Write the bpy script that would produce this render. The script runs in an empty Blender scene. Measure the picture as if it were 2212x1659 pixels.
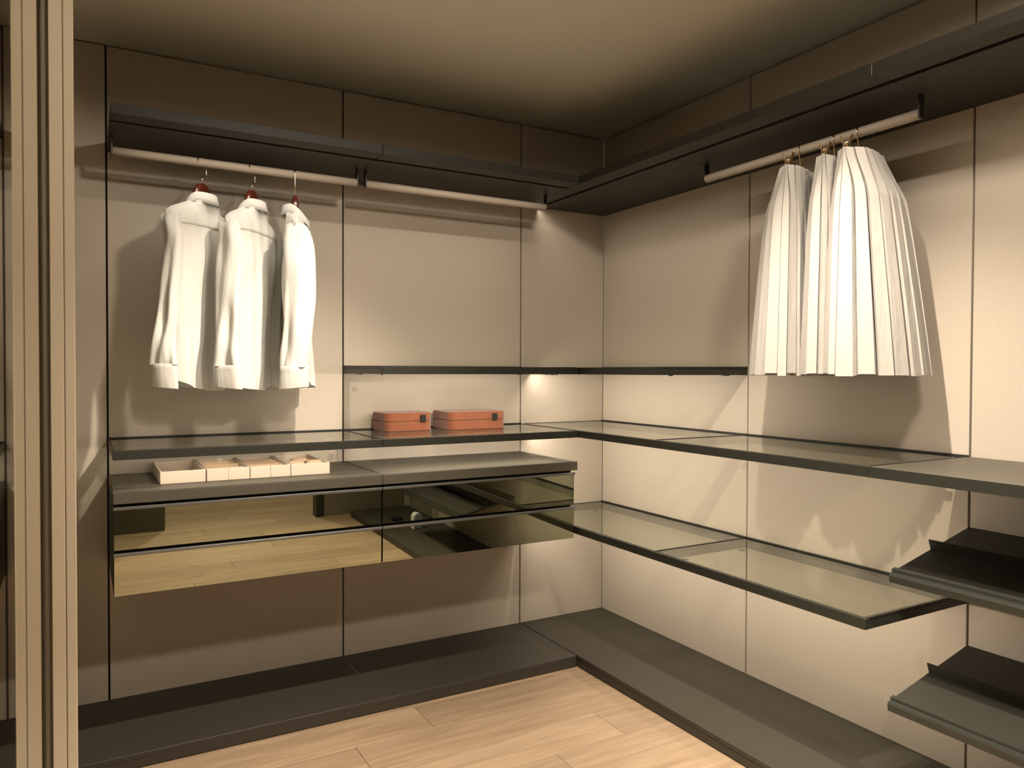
import bpy, bmesh, math, random
from mathutils import Vector, Matrix

random.seed(7)
scene = bpy.context.scene
col = scene.collection

# ------------------------------------------------------------------ camera
F_PX, IW, IH = 1628.09, 2212.0, 1659.0
CAM = Vector((-2.4634, -3.323, 1.3452))
YAW, PITCH, ROLL = -0.518, -0.0176, 0.0034
fw = Vector((math.sin(-YAW) * math.cos(PITCH), math.cos(YAW) * math.cos(PITCH), math.sin(PITCH)))
rt = Vector((math.cos(YAW), math.sin(YAW), 0.0))
up = rt.cross(fw)
rt2 = rt * math.cos(ROLL) + up * math.sin(ROLL)
up2 = -rt * math.sin(ROLL) + up * math.cos(ROLL)
cd = bpy.data.cameras.new('camera')
cd.sensor_fit = 'HORIZONTAL'
cd.sensor_width = 36.0
cd.lens = F_PX / IW * 36.0
cd.clip_start = 0.02
cam = bpy.data.objects.new('camera', cd)
col.objects.link(cam)
cam.matrix_world = Matrix(((rt2.x, up2.x, -fw.x, CAM.x), (rt2.y, up2.y, -fw.y, CAM.y), (rt2.z, up2.z, -fw.z, CAM.z), (0, 0, 0, 1)))
scene.camera = cam

# ------------------------------------------------------------------ world, exposure
w = bpy.data.worlds.new('showroom')
scene.world = w
w.use_nodes = True
w.node_tree.nodes['Background'].inputs[0].default_value = (1.0, 0.85, 0.66, 1)
w.node_tree.nodes['Background'].inputs[1].default_value = 0.06
vs = scene.view_settings
vs.view_transform = 'Standard'
vs.look = 'None'
vs.gamma = 1.0
vs.use_curve_mapping = False
vs.exposure = 0.33

WARM = (1.0, 0.865, 0.71)
LED_W = 2.9          # watt of one metre of LED strip
# ceiling spotlights and added fill lamps: position, target, watt, cone (degrees), blend, source radius
SPOTS = [
    ((-1.28, -2.14, 2.6), (-0.26, -1.70, 0.62), 245, 68, 1.0, 0.015),
    ((-1.42, -1.52, 2.6), (-1.95, -0.38, 0.70), 190, 68, 1.0, 0.02),
    ((-1.15, -3.60, 2.6), (-1.98, -0.40, 1.20), 24, 18, 0.6, 0.02),
    ((-1.50, -2.75, 2.6), (-1.55, -2.45, 0.0), 430, 80, 0.8, 0.03),  # added: bounce off the floor lifts the ceiling and walls
    ((-1.25, -5.40, 2.6), (-1.25, -5.0, 0.0), 260, 110, 0.8, 0.03),  # added to brighten the far floor mirrored in the drawers
    ((-1.35, -3.00, 2.6), (-1.35, -3.0, 0.0), 125, 176, 0.1, 0.10),  # added wide fill for the dim upper walls and ceiling
]
# ------------------------------------------------------------------ measures (metres)
# corner of the room at 0,0; back wall is y = 0 running to -x, right wall is x = 0 running to -y
A0, A1, A2 = -2.379, -1.444, -0.519
B1, B2, B3, B4 = -1.031, -1.958, -2.885, -3.812
D = 0.515
ML = -2.545            # plane of the glass partition on the left
ZC = 2.6
HB, HT = 2.186, 2.2215
T1B, T1T = 1.330, 1.361
S2B, S2T = 1.044, 1.075
CB, CT = 0.895, 0.9353
S3B, S3T = 0.603, 0.635
ZB = 0.052
YR = -3.93             # rear wall
YF = -7.6              # far end of the showroom floor

# ------------------------------------------------------------------ materials
def newmat(name):
    m = bpy.data.materials.new(name)
    m.use_nodes = True
    nt = m.node_tree
    return m, nt, nt.nodes['Principled BSDF'], nt.nodes['Material Output']

def simple(name, c, rough=0.5, metal=0.0, spec=0.5, bump=None, vary=None, sheen=0.0, coords='Object'):
    m, nt, b, out = newmat(name)
    b.inputs['Base Color'].default_value = (*c, 1)
    b.inputs['Roughness'].default_value = rough
    b.inputs['Metallic'].default_value = metal
    b.inputs['Specular IOR Level'].default_value = spec
    if sheen:
        b.inputs['Sheen Weight'].default_value = sheen
    tc = nt.nodes.new('ShaderNodeTexCoord')
    if vary:
        scale, amt = vary
        n = nt.nodes.new('ShaderNodeTexNoise')
        n.inputs['Scale'].default_value = scale
        n.inputs['Detail'].default_value = 6
        nt.links.new(tc.outputs[coords], n.inputs['Vector'])
        mx = nt.nodes.new('ShaderNodeMix')
        mx.data_type = 'RGBA'
        mx.inputs[6].default_value = (*[x * (1 - amt) for x in c], 1)
        mx.inputs[7].default_value = (*[min(1, x * (1 + amt)) for x in c], 1)
        nt.links.new(n.outputs['Fac'], mx.inputs[0])
        nt.links.new(mx.outputs[2], b.inputs['Base Color'])
    if bump:
        scale, st = bump
        n = nt.nodes.new('ShaderNodeTexNoise')
        n.inputs['Scale'].default_value = scale
        n.inputs['Detail'].default_value = 4
        nt.links.new(tc.outputs[coords], n.inputs['Vector'])
        bp = nt.nodes.new('ShaderNodeBump')
        bp.inputs['Strength'].default_value = st
        bp.inputs['Distance'].default_value = 0.002
        nt.links.new(n.outputs['Fac'], bp.inputs['Height'])
        nt.links.new(bp.outputs[0], b.inputs['Normal'])
    return m

def panel_material():
    """greige laminate with a faint woven grain"""
    m, nt, b, out = newmat('greige_panel')
    tc = nt.nodes.new('ShaderNodeTexCoord')
    mp = nt.nodes.new('ShaderNodeMapping')
    mp.inputs['Scale'].default_value = (500, 500, 60)
    nt.links.new(tc.outputs['Object'], mp.inputs[0])
    n1 = nt.nodes.new('ShaderNodeTexNoise'); n1.inputs['Scale'].default_value = 1.0; n1.inputs['Detail'].default_value = 2
    nt.links.new(mp.outputs[0], n1.inputs['Vector'])
    mp2 = nt.nodes.new('ShaderNodeMapping'); mp2.inputs['Scale'].default_value = (60, 60, 500)
    nt.links.new(tc.outputs['Object'], mp2.inputs[0])
    n2 = nt.nodes.new('ShaderNodeTexNoise'); n2.inputs['Scale'].default_value = 1.0; n2.inputs['Detail'].default_value = 2
    nt.links.new(mp2.outputs[0], n2.inputs['Vector'])
    ad = nt.nodes.new('ShaderNodeMath'); ad.operation = 'ADD'
    nt.links.new(n1.outputs['Fac'], ad.inputs[0]); nt.links.new(n2.outputs['Fac'], ad.inputs[1])
    mr = nt.nodes.new('ShaderNodeMapRange')
    mr.inputs[1].default_value = 0.6; mr.inputs[2].default_value = 1.4
    mr.inputs[3].default_value = 0.0; mr.inputs[4].default_value = 1.0
    nt.links.new(ad.outputs[0], mr.inputs[0])
    mx = nt.nodes.new('ShaderNodeMix'); mx.data_type = 'RGBA'
    mx.inputs[6].default_value = (0.455, 0.398, 0.328, 1)
    mx.inputs[7].default_value = (0.495, 0.436, 0.362, 1)
    nt.links.new(mr.outputs[0], mx.inputs[0])
    nt.links.new(mx.outputs[2], b.inputs['Base Color'])
    b.inputs['Roughness'].default_value = 0.55
    b.inputs['Specular IOR Level'].default_value = 0.3
    return m

def wood_floor_material():
    m, nt, b, out = newmat('oak_plank')
    tc = nt.nodes.new('ShaderNodeTexCoord')
    oi = nt.nodes.new('ShaderNodeObjectInfo')
    mul = nt.nodes.new('ShaderNodeVectorMath'); mul.operation = 'SCALE'
    comb = nt.nodes.new('ShaderNodeCombineXYZ')
    for i in range(3):
        nt.links.new(oi.outputs['Random'], comb.inputs[i])
    nt.links.new(comb.outputs[0], mul.inputs[0]); mul.inputs['Scale'].default_value = 37.0
    add = nt.nodes.new('ShaderNodeVectorMath'); add.operation = 'ADD'
    nt.links.new(tc.outputs['Object'], add.inputs[0]); nt.links.new(mul.outputs[0], add.inputs[1])
    mp = nt.nodes.new('ShaderNodeMapping'); mp.inputs['Scale'].default_value = (1.3, 16, 6)
    nt.links.new(add.outputs[0], mp.inputs[0])
    n = nt.nodes.new('ShaderNodeTexNoise'); n.inputs['Scale'].default_value = 2.2; n.inputs['Detail'].default_value = 8; n.inputs['Distortion'].default_value = 0.6
    nt.links.new(mp.outputs[0], n.inputs['Vector'])
    cr = nt.nodes.new('ShaderNodeValToRGB')
    cr.color_ramp.elements[0].position = 0.25; cr.color_ramp.elements[0].color = (0.275, 0.188, 0.113, 1)
    cr.color_ramp.elements[1].position = 0.75; cr.color_ramp.elements[1].color = (0.42, 0.307, 0.198, 1)
    nt.links.new(n.outputs['Fac'], cr.inputs[0])
    # darker knots
    mp2 = nt.nodes.new('ShaderNodeMapping'); mp2.inputs['Scale'].default_value = (1.6, 3.5, 3)
    nt.links.new(add.outputs[0], mp2.inputs[0])
    vo = nt.nodes.new('ShaderNodeTexVoronoi'); vo.inputs['Scale'].default_value = 1.2
    nt.links.new(mp2.outputs[0], vo.inputs['Vector'])
    mr = nt.nodes.new('ShaderNodeMapRange'); mr.inputs[1].default_value = 0.02; mr.inputs[2].default_value = 0.09
    mr.inputs[3].default_value = 0.55; mr.inputs[4].default_value = 1.0
    nt.links.new(vo.outputs['Distance'], mr.inputs[0])
    mr2 = nt.nodes.new('ShaderNodeMapRange'); mr2.inputs[3].default_value = 0.86; mr2.inputs[4].default_value = 1.08
    nt.links.new(oi.outputs['Random'], mr2.inputs[0])
    mm = nt.nodes.new('ShaderNodeMath'); mm.operation = 'MULTIPLY'
    nt.links.new(mr.outputs[0], mm.inputs[0]); nt.links.new(mr2.outputs[0], mm.inputs[1])
    sc = nt.nodes.new('ShaderNodeVectorMath'); sc.operation = 'SCALE'
    nt.links.new(cr.outputs[0], sc.inputs[0]); nt.links.new(mm.outputs[0], sc.inputs['Scale'])
    nt.links.new(sc.outputs[0], b.inputs['Base Color'])
    b.inputs['Roughness'].default_value = 0.5
    bp = nt.nodes.new('ShaderNodeBump'); bp.inputs['Strength'].default_value = 0.12; bp.inputs['Distance'].default_value = 0.002
    nt.links.new(n.outputs['Fac'], bp.inputs['Height']); nt.links.new(bp.outputs[0], b.inputs['Normal'])
    return m

def shelf_glass_material():
    """smoked float glass: passes part of the light, mirrors more at a flat angle"""
    m, nt, b, out = newmat('smoked_glass')
    nt.nodes.remove(b)
    tr = nt.nodes.new('ShaderNodeBsdfTransparent'); tr.inputs[0].default_value = (0.72, 0.73, 0.69, 1)
    gl = nt.nodes.new('ShaderNodeBsdfGlossy'); gl.inputs['Color'].default_value = (0.97, 0.98, 0.95, 1); gl.inputs['Roughness'].default_value = 0.015
    fr = nt.nodes.new('ShaderNodeFresnel'); fr.inputs['IOR'].default_value = 3.0
    ge = nt.nodes.new('ShaderNodeNewGeometry')          # only the outer faces mirror, light leaves the slab freely
    inv = nt.nodes.new('ShaderNodeMath'); inv.operation = 'SUBTRACT'; inv.inputs[0].default_value = 1.0
    nt.links.new(ge.outputs['Backfacing'], inv.inputs[1])
    mu = nt.nodes.new('ShaderNodeMath'); mu.operation = 'MULTIPLY'
    nt.links.new(fr.outputs[0], mu.inputs[0]); nt.links.new(inv.outputs[0], mu.inputs[1])
    mx = nt.nodes.new('ShaderNodeMixShader')
    nt.links.new(mu.outputs[0], mx.inputs[0]); nt.links.new(tr.outputs[0], mx.inputs[1]); nt.links.new(gl.outputs[0], mx.inputs[2])
    nt.links.new(mx.outputs[0], out.inputs['Surface'])
    return m

def mirror_material(name, c, rough=0.01):
    m, nt, b, out = newmat(name)
    b.inputs['Base Color'].default_value = (*c, 1)
    b.inputs['Metallic'].default_value = 1.0
    b.inputs['Roughness'].default_value = rough
    return m

def emit_material(name, c, s):
    m, nt, b, out = newmat(name)
    b.inputs['Base Color'].default_value = (0.8, 0.75, 0.65, 1)
    b.inputs['Emission Color'].default_value = (*c, 1)
    b.inputs['Emission Strength'].default_value = s
    return m

def cloth_material(name, c, scale=900, transl=0.06):
    m, nt, b, out = newmat(name)
    b.inputs['Base Color'].default_value = (*c, 1)
    b.inputs['Roughness'].default_value = 0.85
    b.inputs['Specular IOR Level'].default_value = 0.2
    b.inputs['Sheen Weight'].default_value = 0.1
    tc = nt.nodes.new('ShaderNodeTexCoord')
    n = nt.nodes.new('ShaderNodeTexNoise'); n.inputs['Scale'].default_value = 1.0; n.inputs['Detail'].default_value = 5; n.inputs['Distortion'].default_value = 0.4
    mpc = nt.nodes.new('ShaderNodeMapping'); mpc.inputs['Scale'].default_value = (24, 24, 6)
    nt.links.new(tc.outputs['Object'], mpc.inputs[0]); nt.links.new(mpc.outputs[0], n.inputs['Vector'])
    n2 = nt.nodes.new('ShaderNodeTexNoise'); n2.inputs['Scale'].default_value = scale
    nt.links.new(tc.outputs['Object'], n2.inputs['Vector'])
    bp = nt.nodes.new('ShaderNodeBump'); bp.inputs['Strength'].default_value = 0.35; bp.inputs['Distance'].default_value = 0.015
    nt.links.new(n.outputs['Fac'], bp.inputs['Height'])
    bp2 = nt.nodes.new('ShaderNodeBump'); bp2.inputs['Strength'].default_value = 0.1; bp2.inputs['Distance'].default_value = 0.001
    nt.links.new(n2.outputs['Fac'], bp2.inputs['Height']); nt.links.new(bp.outputs[0], bp2.inputs['Normal'])
    nt.links.new(bp2.outputs[0], b.inputs['Normal'])
    tl = nt.nodes.new('ShaderNodeBsdfTranslucent'); tl.inputs[0].default_value = (*c, 1)
    mx = nt.nodes.new('ShaderNodeMixShader'); mx.inputs[0].default_value = transl
    nt.links.new(b.outputs[0], mx.inputs[1]); nt.links.new(tl.outputs[0], mx.inputs[2])
    nt.links.new(mx.outputs[0], out.inputs['Surface'])
    return m

def clear_glass_material():
    m, nt, b, out = newmat('clear_glass')
    nt.nodes.remove(b)
    tr = nt.nodes.new('ShaderNodeBsdfTransparent'); tr.inputs[0].default_value = (0.9, 0.92, 0.9, 1)
    gl = nt.nodes.new('ShaderNodeBsdfGlossy'); gl.inputs['Roughness'].default_value = 0.02
    fr = nt.nodes.new('ShaderNodeFresnel'); fr.inputs['IOR'].default_value = 1.5
    ge = nt.nodes.new('ShaderNodeNewGeometry')          # only the outer faces mirror, light leaves the slab freely
    inv = nt.nodes.new('ShaderNodeMath'); inv.operation = 'SUBTRACT'; inv.inputs[0].default_value = 1.0
    nt.links.new(ge.outputs['Backfacing'], inv.inputs[1])
    mu = nt.nodes.new('ShaderNodeMath'); mu.operation = 'MULTIPLY'
    nt.links.new(fr.outputs[0], mu.inputs[0]); nt.links.new(inv.outputs[0], mu.inputs[1])
    mx = nt.nodes.new('ShaderNodeMixShader')
    nt.links.new(mu.outputs[0], mx.inputs[0]); nt.links.new(tr.outputs[0], mx.inputs[1]); nt.links.new(gl.outputs[0], mx.inputs[2])
    nt.links.new(mx.outputs[0], out.inputs['Surface'])
    return m

M = {
    'panel': panel_material(),
    'joint': simple('dark_joint', (0.012, 0.011, 0.010), 0.6),
    'ceiling': simple('ceiling_paint', (0.70, 0.70, 0.63), 0.9, bump=(180, 0.05)),
    'oak': wood_floor_material(),
    'screed': simple('floor_joint', (0.06, 0.04, 0.025), 0.9),
    'metal': simple('dark_bronze_metal', (0.022, 0.0235, 0.018), 0.42, 0.0, 0.5, bump=(900, 0.04)),
    'lacquer': simple('dark_shelf_laminate', (0.024, 0.022, 0.0165), 0.5, 0.0, 0.4, bump=(700, 0.05)),
    'worktop': simple('worktop_laminate', (0.075, 0.067, 0.050), 0.5, 0.0, 0.45, bump=(700, 0.05)),
    'base': simple('plinth_laminate', (0.042, 0.037, 0.028), 0.5, 0.0, 0.4, bump=(600, 0.05)),
    'black': simple('black_metal', (0.012, 0.012, 0.011), 0.45),
    'alu': simple('brushed_aluminium_handle', (0.20, 0.20, 0.20), 0.35, 0.7),
    'glass': shelf_glass_material(),
    'mirror': mirror_material('bronze_mirror_glass', (0.34, 0.35, 0.265)),
    'partition': mirror_material('smoked_partition_glass', (0.32, 0.29, 0.20), 0.02),
    'frame': simple('champagne_frame', (0.56, 0.48, 0.365), 0.5, 0.0, 0.4),
    'gasket': simple('bronze_gasket', (0.22, 0.19, 0.13), 0.5),
    'leather': simple('taupe_leather', (0.36, 0.305, 0.245), 0.6, bump=(500, 0.1)),
    'led': emit_material('led_diffuser', WARM, 2.0),
    'lamp': emit_material('spotlight_lens', WARM, 12.0),
    'white_cloth': cloth_material('white_cotton', (0.74, 0.74, 0.705)),
    'ivory_cloth': cloth_material('ivory_pleated_cloth', (0.45, 0.43, 0.395), 600, 0.06),
    'mahogany': simple('mahogany_varnish', (0.075, 0.015, 0.008), 0.25, 0.0, 0.6, vary=(40, 0.25)),
    'brass': simple('polished_brass', (0.86, 0.66, 0.38), 0.2, 1.0),
    'chrome': simple('pale_steel_hook', (0.80, 0.74, 0.60), 0.15, 1.0),
    'suede': simple('rust_suede', (0.205, 0.072, 0.037), 0.9, 0.0, 0.1, bump=(350, 0.35), vary=(28, 0.28), sheen=0.3),
    'cream': simple('cream_leatherette', (0.56, 0.475, 0.39), 0.6, 0.0, 0.3, bump=(500, 0.06)),
    'peach': simple('peach_suede_lining', (0.55, 0.40, 0.28), 0.9, 0.0, 0.1),
    'rear_dark': simple('dark_olive_panel', (0.07, 0.066, 0.045), 0.6),
    'rear_grey': simple('grey_panel', (0.22, 0.20, 0.155), 0.6),
    'clear': clear_glass_material(),
    'plug_white': simple('white_plastic', (0.7, 0.68, 0.62), 0.35),
    'plug_face': simple('pale_blue_plastic', (0.42, 0.50, 0.52), 0.4),
    'cord': simple('black_rubber', (0.01, 0.01, 0.01), 0.5),
}

# ------------------------------------------------------------------ helpers
def tag(o, label=None, cat=None, group=None, kind=None):
    if label: o['label'] = label
    if cat: o['category'] = cat
    if group: o['group'] = group
    if kind: o['kind'] = kind
    return o

def empty(name, loc):
    o = bpy.data.objects.new(name, None)
    o.empty_display_size = 0.05
    o.location = loc
    col.objects.link(o)
    return o

def origin_of(parent):
    v = Vector((0, 0, 0))
    p = parent
    while p is not None:
        v += Vector(p.location)
        p = p.parent
    return v

def link_mesh(name, bm, mat, parent=None, smooth=False, loc=None, fix=True):
    """bm holds world coordinates; the object is placed at loc (or the parent's base)"""
    if fix:
        bmesh.ops.recalc_face_normals(bm, faces=bm.faces)
    base = origin_of(parent)
    o_at = Vector(loc) if loc is not None else base
    bmesh.ops.translate(bm, verts=bm.verts, vec=-o_at)
    me = bpy.data.meshes.new(name)
    bm.to_mesh(me); bm.free()
    if smooth:
        me.polygons.foreach_set('use_smooth', [True] * len(me.polygons))
    me.materials.append(M[mat] if isinstance(mat, str) else mat)
    o = bpy.data.objects.new(name, me)
    o.location = o_at - base if parent else o_at
    if parent: o.parent = parent
    col.objects.link(o)
    return o

def add_box(bm, lo, hi, bevel=0.0, seg=1):
    x0, x1 = sorted((lo[0], hi[0])); y0, y1 = sorted((lo[1], hi[1])); z0, z1 = sorted((lo[2], hi[2]))
    vs_ = [bm.verts.new(p) for p in ((x0, y0, z0), (x1, y0, z0), (x1, y1, z0), (x0, y1, z0), (x0, y0, z1), (x1, y0, z1), (x1, y1, z1), (x0, y1, z1))]
    fs = [bm.faces.new([vs_[i] for i in f]) for f in ((0, 3, 2, 1), (4, 5, 6, 7), (0, 1, 5, 4), (1, 2, 6, 5), (2, 3, 7, 6), (3, 0, 4, 7))]
    if bevel:
        es = list({e for f in fs for e in f.edges})
        bmesh.ops.bevel(bm, geom=es, offset=bevel, segments=seg, affect='EDGES', profile=0.5)

def box(name, lo, hi, mat, parent=None, bevel=0.0012, seg=1, loc=None):
    bm = bmesh.new()
    add_box(bm, lo, hi, bevel, seg)
    return link_mesh(name, bm, mat, parent, loc=loc)

def add_tube(bm, pts, r, n=8, caps=True, flat=1.0):
    """round tube along pts; r may be a list"""
    pts = [Vector(p) for p in pts]
    rs = r if isinstance(r, (list, tuple)) else [r] * len(pts)
    rings = []
    t0 = (pts[1] - pts[0]).normalized()
    ref = Vector((0, 0, 1)) if abs(t0.z) < 0.9 else Vector((1, 0, 0))
    nrm = (ref - t0 * ref.dot(t0)).normalized()
    for i, p in enumerate(pts):
        t = (pts[min(i + 1, len(pts) - 1)] - pts[max(i - 1, 0)]).normalized()
        nrm = (nrm - t * nrm.dot(t)).normalized()
        bn = t.cross(nrm)
        rings.append([bm.verts.new(p + (nrm * math.cos(a) + bn * math.sin(a) * flat) * rs[i]) for a in [2 * math.pi * k / n for k in range(n)]])
    for a, b_ in zip(rings, rings[1:]):
        for k in range(n):
            bm.faces.new((a[k], a[(k + 1) % n], b_[(k + 1) % n], b_[k]))
    if caps:
        bm.faces.new(rings[0][::-1]); bm.faces.new(rings[-1])

def tube(name, pts, r, mat, parent=None, n=10, loc=None):
    bm = bmesh.new()
    add_tube(bm, pts, r, n)
    return link_mesh(name, bm, mat, parent, smooth=True, loc=loc)

def prism(name, poly, axis_pt, mat, parent=None, bevel=0.0):
    """poly: list of points (world), axis_pt: extrusion vector"""
    bm = bmesh.new()
    ex = Vector(axis_pt)
    a = [bm.verts.new(p) for p in poly]
    b_ = [bm.verts.new(Vector(p) + ex) for p in poly]
    n = len(poly)
    bm.faces.new(a[::-1]); bm.faces.new(b_)
    for k in range(n):
        bm.faces.new((a[k], a[(k + 1) % n], b_[(k + 1) % n], b_[k]))
    if bevel:
        bmesh.ops.bevel(bm, geom=bm.edges[:], offset=bevel, segments=2, affect='EDGES', profile=0.5)
    return link_mesh(name, bm, mat, parent)

def area_strip(name, p0, p1, direction, width, power, parent=None, spread=None):
    """a thin LED strip between p0 and p1 shining along direction"""
    p0, p1 = Vector(p0), Vector(p1)
    d = Vector(direction).normalized()
    xax = (p1 - p0).normalized()
    z = -d
    z = (z - xax * z.dot(xax)).normalized()
    y = z.cross(xax)
    ld = bpy.data.lights.new(name, 'AREA')
    ld.shape = 'RECTANGLE'
    ld.size = (p1 - p0).length
    ld.size_y = width
    ld.energy = power * (p1 - p0).length
    ld.color = WARM
    if spread: ld.spread = math.radians(spread)
    o = bpy.data.objects.new(name, ld)
    col.objects.link(o)
    c = (p0 + p1) / 2
    base = origin_of(parent)
    mt = Matrix(((xax.x, y.x, z.x, c.x - base.x), (xax.y, y.y, z.y, c.y - base.y), (xax.z, y.z, z.z, c.z - base.z), (0, 0, 0, 1)))
    if parent: o.parent = parent
    o.matrix_local = mt
    return o

# a run is the back wall ('B', along x) or the right wall ('R', along y): s along the wall, d out of it
def P(run, s, d, z):
    return (s, -d, z) if run == 'B' else (-d, s, z)

def rbox(name, run, s0, s1, d0, d1, z0, z1, mat, parent, bevel=0.0012):
    return box(name, P(run, s0, d0, z0), P(run, s1, d1, z1), mat, parent, bevel)

# ------------------------------------------------------------------ setting
fl = box('floor', (ML - 0.3, YF, -0.06), (0.1, 0.1, -0.012), 'screed', bevel=0)
tag(fl, 'pale oak plank floor', None, kind='structure')
PW = 0.196
row = 0
y = -0.515 + 0.09
y = -0.534
rows = []
while y > YF:
    rows.append((y, y - PW)); y -= PW
rows.insert(0, (-0.534 + PW, -0.534))
rnd = random.Random(3)
offs = {1: -1.318, 2: -1.624, 3: -0.723, 4: -1.027}
for i, (ya, yb) in enumerate(rows):
    s = offs.get(i, -rnd.uniform(0.2, 1.9))
    L = 1.9
    cuts = [s + k * L for k in range(-3, 4)]
    cuts = sorted([c for c in cuts if ML - 0.25 < c < -0.02] + [ML - 0.3, 0.0])
    for c0, c1 in zip(cuts, cuts[1:]):
        if c1 - c0 < 0.02: continue
        o = box('plank', (c0 + 0.0007, yb + 0.0007, -0.012), (c1 - 0.0007, ya - 0.0007, 0.0), 'oak', fl, bevel=0.0008)

ce = box('ceiling', (ML - 0.3, YF, ZC), (0.1, 0.1, ZC + 0.1), 'ceiling', bevel=0)
tag(ce, 'flat taupe ceiling', None, kind='structure')

def panelled_wall(name, run, start, end, cuts, label):
    lo, hi = P(run, start, -0.10, 0.0), P(run, end, -0.0185, ZC - 0.001)
    wl = box(name, lo, hi, 'joint', bevel=0)
    tag(wl, label, None, kind='structure')
    for s0, s1 in zip(cuts, cuts[1:]):
        g0 = 0.0035; g1 = 0.0035
        if s0 == 0.0: g0 = 0.001
        rbox('wall_panel', run, s0 - g0, s1 + g1, -0.018, -0.0005, 0.001, ZC - 0.007, 'panel', wl, 0.001)
    return wl
panelled_wall('wall_back', 'B', 0.0, ML - 0.02, [0.0, A2, A1, A0, ML - 0.01], 'greige panelled wall with shirts and drawers')
panelled_wall('wall_right', 'R', 0.0, YF, [0.0, B1, B2, B3, B4, YR + 0.0045], 'greige panelled wall with skirts and glass shelves')

wr = tag(box('wall_rear', (ML, YR - 0.06, 0.0), (-1.925, YR, ZC - 0.001), 'rear_dark', bevel=0.002), 'dark olive wall beside the entrance opening', None, kind='structure')
w2 = tag(box('wall_rear', (-0.72, YR - 0.06, 0.0), (-0.004, YR, ZC - 0.001), 'rear_grey', bevel=0.002), 'grey wall beside the entrance opening', None, kind='structure')
box('door_jamb', (-0.78, YR - 0.08, 0.0), (-0.722, YR + 0.03, ZC - 0.001), 'metal', w2, 0.003)
tag(box('wall_far', (ML - 0.3, YF - 0.1, 0.0), (0.1, YF - 0.002, ZC), 'rear_grey', bevel=0), 'far wall of the showroom', None, kind='structure')

# glass partition along the left side
gp = empty('glass_partition', (ML, -1.07, 0.0))
tag(gp, 'smoked glass partition with champagne post at the left edge', 'partition')
box('glass_pane', (ML - 0.010, -1.040, 0.03), (ML, -0.004, ZC - 0.03), 'partition', gp, 0.0005)
box('glass_pane', (ML - 0.010, YR + 0.03, 0.03), (ML, -1.100, ZC - 0.03), 'partition', gp, 0.0005)
box('gasket', (ML - 0.012, -1.093, 0.002), (ML + 0.011, -1.045, ZC - 0.002), 'gasket', gp, 0.001)
box('post', (ML + 0.0115, -1.106, 0.002), (ML + 0.0415, -1.040, ZC - 0.002), 'frame', gp, 0.0015)
box('post_trim', (ML + 0.0428, -1.106, 0.002), (ML + 0.066, -1.040, ZC - 0.002), 'frame', gp, 0.002)
for ya, yb in ((-1.040, -0.004), (YR + 0.03, -1.106)):
    box('rail', (ML - 0.015, ya, ZC - 0.03), (ML + 0.008, yb, ZC - 0.002), 'gasket', gp, 0.001)
    box('rail', (ML - 0.015, ya, 0.002), (ML + 0.008, yb, 0.03), 'gasket', gp, 0.001)

# ------------------------------------------------------------------ plinth platform
def platform(run, s0, s1, label):
    r = empty('plinth_platform', P(run, s0, 0.25, 0.0))
    tag(r, label, 'platform', 'plinth platforms along the walls')
    rbox('top_board', run, s0 - 0.001, s1 + 0.001, 0.001, D, ZB - 0.018, ZB, 'base', r, 0.001)
    rbox('fascia', run, s0 - 0.001, s1 + 0.001, D - 0.02, D - 0.001, 0.003, ZB - 0.0185, 'base', r, 0.001)
platform('B', A2, ML + 0.004, 'low dark plinth platform under the mirrored drawers')
platform('R', 0.0, B4, 'low dark plinth platform along the right wall below the glass shelves')

# ------------------------------------------------------------------ shelves
def high_shelf(run, s0, s1, label, lit=True):
    r = empty('high_shelf', P(run, (s0 + s1) / 2, 0.25, HB))
    tag(r, label, 'shelf', 'dark high shelves below the ceiling')
    g = 0.0008
    gd = 0.422
    rbox('top_panel', run, s0 - g, s1 + g, 0.001, gd + 0.0097, HB + 0.016, HT, 'lacquer', r)
    rbox('soffit_panel', run, s0 - g, s1 + g, 0.001, gd - 0.010, HB - 0.0015, HB + 0.0155, 'lacquer', r)
    rbox('front_rail', run, s0 - g, s1 + g, gd + 0.010, D, HB, HT, 'lacquer', r)
    if lit:
        a, b_ = s0 - 0.01, s1 + 0.01
        st = rbox('led_strip', run, a, b_, gd + 0.003, gd + 0.008, HB + 0.004, HB + 0.0145, 'black', r, 0.0003)
        area_strip('led_light', P(run, a, gd + 0.003, HB - 0.004), P(run, b_, gd + 0.003, HB - 0.004), P(run, 0, -0.55, -0.83), 0.005, LED_W * 0.27, r, 108)
    return r
high_shelf('B', A1, A0, 'dark high shelf above the three white shirts')
high_shelf('B', A2, A1, 'dark high shelf above the empty clothes rail')
high_shelf('R', 0.0, B1, 'dark high shelf in the room corner')
high_shelf('R', B1, B2, 'dark high shelf above the ivory skirts')
high_shelf('R', B2, B3, 'dark high shelf right of the skirts, cut by the picture edge')

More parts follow.
